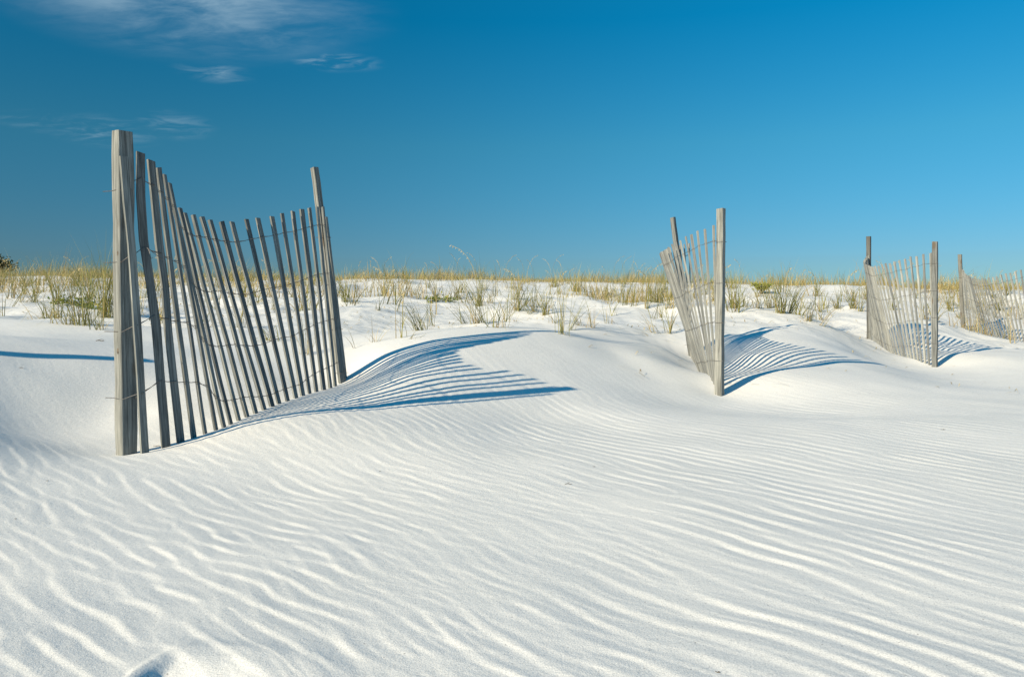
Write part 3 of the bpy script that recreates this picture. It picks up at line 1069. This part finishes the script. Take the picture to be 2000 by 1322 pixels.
def crest_grass():
    """The unbroken band of grass along the top of the dune: one mass."""
    r = random.Random(5)
    clumps = []
    while len(clumps) < 2300:
        D = r.uniform(11.5, 23.0)
        x = r.uniform(-0.80, 0.80) * D
        v = 0.55 + 2.1 * float(vnoise(np.array([x * 0.45]), np.array([D * 0.45]), 71)[0]) + 0.75 * min(1.0, max(0.0, (D - 16.0) / 3.0)) - 0.50
        if r.random() < v:
            clumps.append((x, D))
    zs = base_height(np.array([c[0] for c in clumps]), np.array([c[1] for c in clumps]))
    for mat, part, frac in ((GREEN, 0, 0.24), (STRAW, 1, 0.60)):
        V, F, T = [], [], []
        for (x, D), z in zip(clumps, zs):
            n = max(2, int(r.uniform(8, 20) * frac))
            h = r.uniform(0.25, 0.52) if part else r.uniform(0.30, 0.62)
            h *= min(1.25, max(0.35, 0.8 + 1.5 * float(vnoise(np.array([x * 0.8]), np.array([D * 0.8]), 72)[0])))
            if r.random() < 0.06:
                h *= 1.6
            v, f, t = blades(r, n, h, 0.0095, r.uniform(-0.15, 0.15), 0.42, 0.5, 0.10, 0.0, (0.45, 1.0) if part == 0 else (0.0, 0.9))
            b = len(V)
            o = Vector((x, D, float(z)))
            V += [q + o for q in v]
            F += [tuple(k + b for k in ff) for ff in f]
            T += t
            if part and r.random() < 0.03:
                v, f, t = seed_stalk(r, r.uniform(0.5, 0.85))
                b = len(V)
                V += [q + o for q in v]
                F += [tuple(k + b for k in ff) for ff in f]
                T += t
        me = leaf_mesh('crest_grass', V, F, T, mat)
        o = bpy.data.objects.new('crest_grass_green' if part == 0 else 'crest_grass_dry', me)
        COL.objects.link(o)
        tag(o, ['green dune grass growing thickly along the crest', 'golden dry dune grass growing thickly along the crest'][part], 'grass', None, 'stuff')


crest_grass()


# ------------------------------------------------------------------ leafy plants
def leaf_cloud(r, n, size, place_fn, tint=(0.0, 1.0)):
    V, F, T = [], [], []
    for _ in range(n):
        c = place_fn()
        d = Vector((r.gauss(0, 1), r.gauss(0, 1), r.gauss(0.2, 0.8))).normalized()
        u = d.cross(Vector((r.gauss(0, 1), r.gauss(0, 1), r.gauss(0, 1)))).normalized()
        L = size * r.uniform(0.6, 1.3)
        b = len(V)
        V += [c, c + d * L * 0.5 + u * L * 0.28, c + d * L, c + d * L * 0.5 - u * L * 0.28]
        F.append((b, b + 1, b + 2, b + 3))
        tv = r.uniform(*tint)
        T += [tv] * 4
    return V, F, T


def creeper(pxs, label, seed, n):
    """A runner lying on the sand with small leaves along it."""
    r = random.Random(seed)
    pts = []
    for px, py in pxs:
        p = hit(px, py, 3.5)
        p.z += 0.02
        pts.append(p)
    root = empty('creeping_vine', pts[0].copy())
    tag(root, label, 'vine')
    rel = [p - pts[0] for p in pts]
    V, F = tube(rel, 0.006, 5)
    me = leaf_mesh('stem', V, F, [0.2] * len(V), LEAF)
    o = bpy.data.objects.new('stem', me)
    COL.objects.link(o)
    o.parent = root

    def where():
        k = r.randrange(len(rel) - 1)
        q = rel[k].lerp(rel[k + 1], r.random())
        return q + Vector((r.gauss(0, 0.025), r.gauss(0, 0.05), abs(r.gauss(0, 0.035))))
    o = bpy.data.objects.new('leaves', leaf_mesh('leaves', *leaf_cloud(r, n, 0.045, where), LEAF))
    COL.objects.link(o)
    o.parent = root


creeper([(108, 598), (125, 595), (145, 598), (165, 602), (185, 606), (203, 608)], 'green creeping vine on sand among grass left of the nearest post', 31, 190)
creeper([(834, 592), (848, 590), (862, 590), (875, 590), (886, 592)], 'low bright green creeper on the slope between first and second fences', 32, 150)


def shrub(px, py, w, h, label, mat, seed, n, leaf, name='shrub'):
    r = random.Random(seed)
    p = hit(px, py, 6.0) if py > 560 else None
    root = empty(name, p)
    tag(root, label, 'shrub')
    tubes, tips = [], []
    for k in range(9):
        a = r.uniform(0, 2 * math.pi)
        e = Vector((math.cos(a) * w * r.uniform(0.1, 0.45), math.sin(a) * w * r.uniform(0.1, 0.45), h * r.uniform(0.6, 0.95)))
        mid = e * 0.5 + Vector((r.gauss(0, 0.02), r.gauss(0, 0.02), 0.02))
        tubes.append(tube([Vector((0, 0, -0.03)), mid, e], 0.005, 5))
        tips += [mid, e, e]
    V, F = join(tubes)
    mesh_obj('stem', V, F, TWIG, root)

    def where():
        return r.choice(tips) + Vector((r.gauss(0, w * 0.09), r.gauss(0, w * 0.09), r.gauss(0, h * 0.10)))
    o = bpy.data.objects.new('foliage', leaf_mesh('foliage', *leaf_cloud(r, n, leaf, where, (0.65, 1.0)), mat))
    COL.objects.link(o)
    o.parent = root
    return root


shrub(1487, 574, 0.46, 0.17, 'low rounded yellow-green shrub on the dune right of the second fence', LEAF, 41, 420, 0.045)


def dark_tree():
    """Top of a dark tree standing behind the crest at the left edge."""
    r = random.Random(51)
    D = 33.0
    x = (-14 - CX) / FPX * D
    z = float(base_height(np.array([x]), np.array([D]))[0])
    root = empty('tree', Vector((x, D, z)))
    tag(root, 'dark green treetop showing above the dune crest at the left edge', 'tree')
    top = EYE + (HY - 494) / FPX * D - z
    limbs, tips = [tube([Vector((0, 0, -0.2)), Vector((0.04, 0, top * 0.4)), Vector((0, 0.02, top * 0.8))], 0.07, 7)], []
    for k in range(11):
        a = 2 * math.pi * k / 11 + r.uniform(-0.2, 0.2)
        f = r.uniform(0.1, 0.8)
        e = Vector((math.cos(a) * r.uniform(0.3, 0.75), math.sin(a) * r.uniform(0.3, 0.75), top * (f + 0.15)))
        limbs.append(tube([Vector((0, 0, top * f * 0.8)), e * 0.6 + Vector((0, 0, top * f * 0.3)), e], 0.022, 5))
        tips += [e, e * 0.8 + Vector((0, 0, top * 0.15))]
    V, F = join(limbs)
    mesh_obj('trunk', V, F, TWIG, root)

    def where():
        return r.choice(tips) + Vector((r.gauss(0, 0.13), r.gauss(0, 0.13), r.gauss(0, 0.12)))
    o = bpy.data.objects.new('crown', leaf_mesh('crown', *leaf_cloud(r, 1500, 0.12, where), BUSHM))
    COL.objects.link(o)
    o.parent = root


dark_tree()

# ------------------------------------------------------------------ small drift litter
for k, (px, py, L, lab) in enumerate((
        (1110, 948, 0.030, 'small forked dark twig on rippled sand below the middle'),
        (1160, 913, 0.014, 'tiny dark bark chip on sand above the forked twig'),
        (1842, 840, 0.030, 'small dark sprig on rippled sand at the right below third fence'),
        (194, 667, 0.085, 'curved dark dry stick on sand just left of the nearest post'),
        (306, 873, 0.035, 'small bent twig at the foot of the nearest fence slats'),
        (92, 941, 0.010, 'tiny dark speck of litter on sand left below the nearest post'),
        (742, 923, 0.010, 'tiny dark seed on rippled sand right of the nearest fence foot'),
        (30, 1015, 0.009, 'tiny dark seed on rippled sand near the left edge'),
        (1402, 1316, 0.010, 'tiny dark speck of litter at the bottom edge right of middle'),
        (40, 722, 0.035, 'short faint twig on sand below the long shadow at left'))):
    r = random.Random(800 + k)
    p = hit(px, py)
    p.z = ground_z(p.x, p.y)
    a = r.uniform(-0.5, 0.5)
    u = Vector((math.cos(a), math.sin(a), 0))
    w = Vector((-u.y, u.x, 0))
    L *= 0.75
    rad = max(0.0006, L * 0.035)
    pts = [u * L * (f - 0.5) + w * L * 0.14 * math.sin(f * 5 + k) + Vector((0, 0, rad * 0.6 + L * 0.10 * abs(math.sin(f * 4 + k)))) for f in (0, 0.2, 0.4, 0.6, 0.8, 1)]
    br = [pts[2], pts[2] + u * L * 0.25 + w * L * 0.22 + Vector((0, 0, L * 0.1)), pts[2] + u * L * 0.45 + w * L * 0.36 + Vector((0, 0, L * 0.04))]
    V, F = join([tube(pts, rad, 5), tube(br, rad * 0.7, 5)])
    o = mesh_obj('twig', V, F, TWIG)
    o.location = p
    tag(o, lab, 'twig')


def plant_litter():
    """Dry broken stems and leaf bits strewn on the sand where the grass grows."""
    r = random.Random(91)
    V, F, T = [], [], []
    pos = []
    while len(pos) < 2600:
        D = 5.6 + 13 * r.random() ** 1.3
        x = r.uniform(-0.70, 0.70) * D
        if r.random() < 0.10 + 0.9 * float(dune_mask(np.array([x]), np.array([D - 0.25]))[0]):
            if r.random() < 0.55 + 1.3 * float(vnoise(np.array([x * 0.9]), np.array([D * 0.9]), 92)[0]):
                pos.append((x, D))
    zs = base_height(np.array([p[0] for p in pos]), np.array([p[1] for p in pos]))
    for (x, y), z in zip(pos, zs):
        a, L, w = r.uniform(0, 2 * math.pi), r.uniform(0.03, 0.16), r.uniform(0.0018, 0.0035)
        u = Vector((math.cos(a), math.sin(a), 0))
        sd_ = Vector((-u.y, u.x, 0)) * w
        c = Vector((x, y, float(z) + 0.006))
        up = Vector((0, 0, r.uniform(0.002, 0.03)))
        b = len(V)
        V += [c - u * L * 0.5 - sd_, c - u * L * 0.5 + sd_, c + sd_ + up, c - sd_ + up, c + u * L * 0.5]
        F += [(b, b + 1, b + 2, b + 3), (b + 3, b + 2, b + 4)]
        T += [r.random()] * 5
    o = bpy.data.objects.new('plant_litter', leaf_mesh('plant_litter', V, F, T, STRAW))
    COL.objects.link(o)
    tag(o, 'dry stems and leaf bits strewn on the sand among the grass', 'litter', None, 'stuff')


plant_litter()
